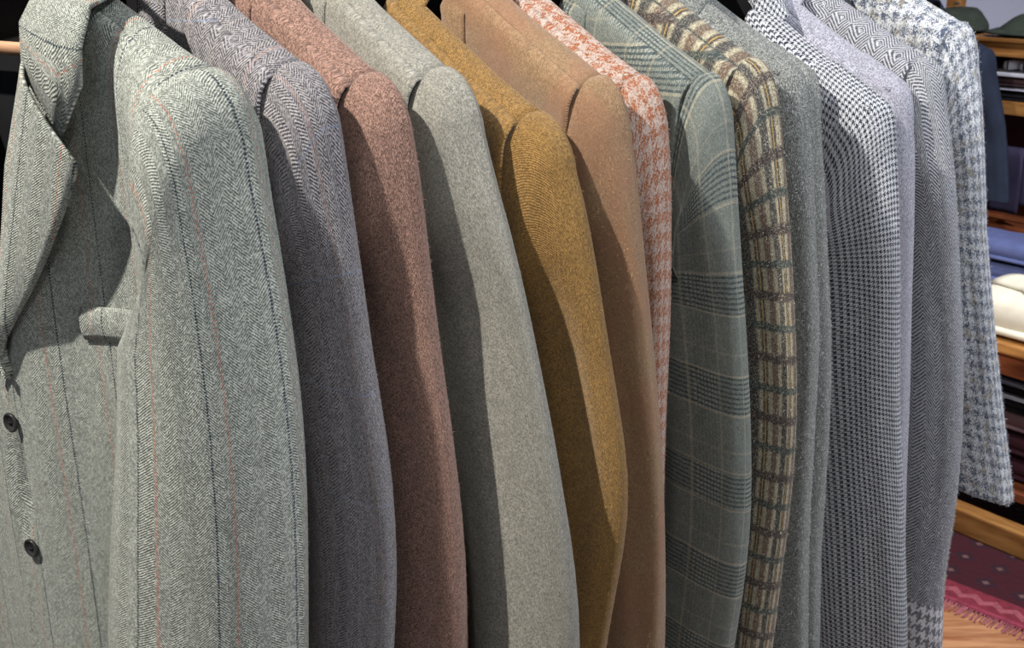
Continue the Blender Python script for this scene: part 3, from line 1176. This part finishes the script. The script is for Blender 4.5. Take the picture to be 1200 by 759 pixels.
# caps on the top shelf
def flat_cap(label, x, y, rz):
    t = place(empty('flat_cap', (0, 0, 0)), SX + x, y, zs2(46) + 0.006)
    t.rotation_euler.z += rz
    tag(t, label, 'cap', 'olive caps on the top shelf')
    rows = []
    for i in range(11):
        v = i / 10
        row = []
        for k in range(28):
            a = 2 * math.pi * k / 28
            r = (1 - v ** 2.4) ** 0.55 if v < 1 else 0.0
            lean = 0.03 * v
            row.append((0.115 * r * math.cos(a), (0.135 if math.sin(a) < 0 else 0.11) * r * math.sin(a) + lean, 0.068 * v + 0.006 * noise.noise((math.cos(a) * 2, math.sin(a) * 2, v * 3 + x * 9)) * (1 - v) + 0.016 * math.exp(-((v - 0.8) / 0.15) ** 2) * (0.4 + 0.6 * max(0, math.sin(a + 0.6)))))
        rows.append(row)
    put('crown', grid_mesh('crown', rows, lambda i, j: (j * 0.02, i * 0.02), True), OLIVE, t)
    rows = []
    for i in range(6):
        v = i / 5
        rows.append([((0.10 + 0.012 * v) * math.cos(a), -0.065 + (-0.045 - 0.05 * v) * abs(math.sin(a)) ** 0.8, 0.014 - 0.010 * v) for a in [math.pi + math.pi * k / 16 for k in range(17)]])
    thick(put('peak', grid_mesh('peak', rows, lambda i, j: (j * 0.02, i * 0.02)), OLIVE, t), 0.005)
    bt = put('top_button', slab_mesh('top_button', 0.016, 0.016, 0.008, 0, 1, 2.0, 0), OLIVE, t)
    bt.location = (0, 0.03, 0.078)


flat_cap('dark olive cap lying nearest the boucle sleeve on the top shelf', -0.31, SY + 0.17, 0.4)
flat_cap('dark olive cap with a turned peak farther right on the top shelf', 0.0, SY + 0.15, -0.5)
# white shirts stood on edge, dark gaps between their shoulders
for k in range(1, 5):
    x = -0.13 + k * 0.052
    me = slab_mesh('shirt_fold', 0.26, zs2(72) - zs2(84), 0.048, 0, 40 + k, 2.2, 0.003)
    o = put('white_shirt', me, WHITE)
    place(o, SX + x + 0.024, SY + 0.17, zs2(86) + (zs2(72) - zs2(84)) / 2 + 0.004)
    o.rotation_euler = (math.pi / 2, 0, FA + math.pi / 2)
    tag(o, ['', 'first', 'second', 'third', 'fourth'][k] + ' white folded shirt beside the navy jacket in the row under the top shelf', 'shirt', 'white shirts under the top shelf')
zb = zs2(119) + 0.0005
for m, hh, nm in ((JET, zs2(108) - zs2(119), 'black folded sweater on the middle wall shelf'), (WHITE, 0.009, 'thin white folded shirt on the black sweater of the wall shelf'), (MAUVE, zs2(91) - zs2(102), 'mauve folded cardigan under the white shelf edge')):
    folded_shirt(nm, m, SX + 0.10, SY + 0.17, zb, 0.52, 0.30, hh, 60 + int(hh * 1000), group='folded clothes on the wall shelf')
    zb += hh + 0.003
# peg and dark trousers below the middle shelf
t = place(empty('chrome_peg_rail', (0, 0, 0)), SX, SY - 0.03, zs2(173))
tag(t, 'short chrome peg rail below the middle wall shelf', 'peg rail')
put('bar', tube_mesh('bar', [(-0.3, 0.0, 0), (0.0, 0.0, 0), (0.5, 0.0, 0)], 0.005, 10), CHROME, t)
for x in (-0.28, 0.48):
    put('bracket', tube_mesh('bracket', [(x, 0.0, 0), (x, 0.2, 0), (x, 0.385, 0)], 0.005, 8), CHROME, t)
for k in range(1):
    x = 0.06
    tr = place(empty('folded_trousers', (0, 0, 0)), SX + x, SY - 0.03, zs2(173))
    tag(tr, 'aubergine trousers draped over the chrome peg rail behind the navy jacket', 'trousers')
    for sgn, ln in ((-1, 0.20), (1, 0.18)):
        rows = []
        for i in range(14):
            v = i / 13
            a = min(1, v / 0.12)
            yy = sgn * 0.014 * math.sin(a * math.pi / 2) + sgn * 0.008 * v
            zz = 0.014 * math.cos(a * math.pi / 2) - ln * max(0, v - 0.06)
            rows.append([(-0.045 + 0.09 * j / 8 * (1 + 0.1 * v), yy + 0.003 * noise.noise((j * 0.4 + k * 3, v * 2, sgn)), zz) for j in range(9)])
        me = grid_mesh('trouser_leg', rows if sgn < 0 else [r[::-1] for r in rows], lambda i, j: (j * 0.01, i * 0.01))
        thick(put('trouser_leg', me, PURP, tr), 0.004, 1.0)

# navy jacket hanging beyond the rail
EDGE['navy'] = [(48, 1146), (62, 1163), (100, 1171), (150, 1180), (215, 1183), (400, 1186)]
J = Jacket('navy', (1158, 57), 0, 38, seed=31, tipY=3.37, length=0.44, c=0.22, hf=0.05, hb=0.04)
nv = build_jacket(J, NAVY, 'plain navy jacket hanging alone behind the boucle one', group='jackets farther back')
J2 = J

# rug
RC = [at(1090, 622, 2.6)]
def floor_hit(px, py):
    r = ray(px, py)
    return CAM + r * (-CAM.z / r.z)
ra, rb = floor_hit(1107, 704), floor_hit(1200, 741)
rd = (rb - ra).normalized()
rn = Vector((-rd.y, rd.x, 0))
if rn.y < 0:
    rn = -rn
rug = empty('rug', ra)
rug.rotation_euler = (0, 0, math.atan2(rd.y, rd.x))
tag(rug, 'dark red patterned rug with a pink border under the display table', 'rug')


def rug_mat():
    g = G('red_rug')
    sp = g.new('ShaderNodeSeparateXYZ')
    g.t.links.new(g.obj(), sp.inputs[0])
    x, y = X(g.t, sp.outputs[0]), X(g.t, sp.outputs[1])
    n = g.noise(g.obj(), 60, 3.0)
    d = ((x / 0.09).fr() - 0.5).ab() + ((y / 0.09).fr() - 0.5).ab()
    c = g.mix(d.sm(0.45, 0.2) * 0.8, lin(64, 20, 30), lin(42, 26, 36))
    c = g.mix(d.sm(0.16, 0.06) * 0.5, c, lin(150, 110, 104))
    ed = y.lt(0.085)
    z = ((x / 0.05).fr() - 0.5).ab() * 0.04 + 0.035
    zig = (y - z).ab().lt(0.011)
    b = g.mix(zig, lin(128, 44, 58), lin(160, 84, 92))
    b = g.mix(y.lt(0.012), b, lin(150, 60, 78))
    c = g.mix(ed, c, b)
    c = g.mix(n.sm(0.4, 0.7) * 0.35, c, lin(60, 20, 28))
    return g.finish(c, 0.95, n, 0.004, 0.8, 0.1)


put('pile', box_mesh('pile', -0.9, 1.3, 0.0, 0.8, 0.0005, 0.011, 0.004), rug_mat(), rug, False)
FRN = plain('rug_fringe', lin(176, 104, 112), 0.95, 0.2, 60)
vs, fs = [], []
rr = random.Random(3)
for k in range(420):
    x = -0.9 + 2.2 * k / 420 + rr.uniform(-0.002, 0.002)
    l = rr.uniform(0.03, 0.045)
    dx = rr.uniform(-0.008, 0.008)
    b = len(vs)
    vs += [(x - 0.0016, 0.004, 0.007), (x + 0.0016, 0.004, 0.007), (x + dx + 0.0016, -l, 0.002), (x + dx - 0.0016, -l, 0.002), (x, 0.004, 0.0095), (x + dx, -l, 0.0045)]
    fs += [(b, b + 3, b + 5, b + 4), (b + 1, b + 4, b + 5, b + 2), (b, b + 1, b + 2, b + 3)]
me = bpy.data.meshes.new('fringe')
me.from_pydata(vs, [], fs)
tag(put('fringe', me, FRN, rug, False), kind='stuff')
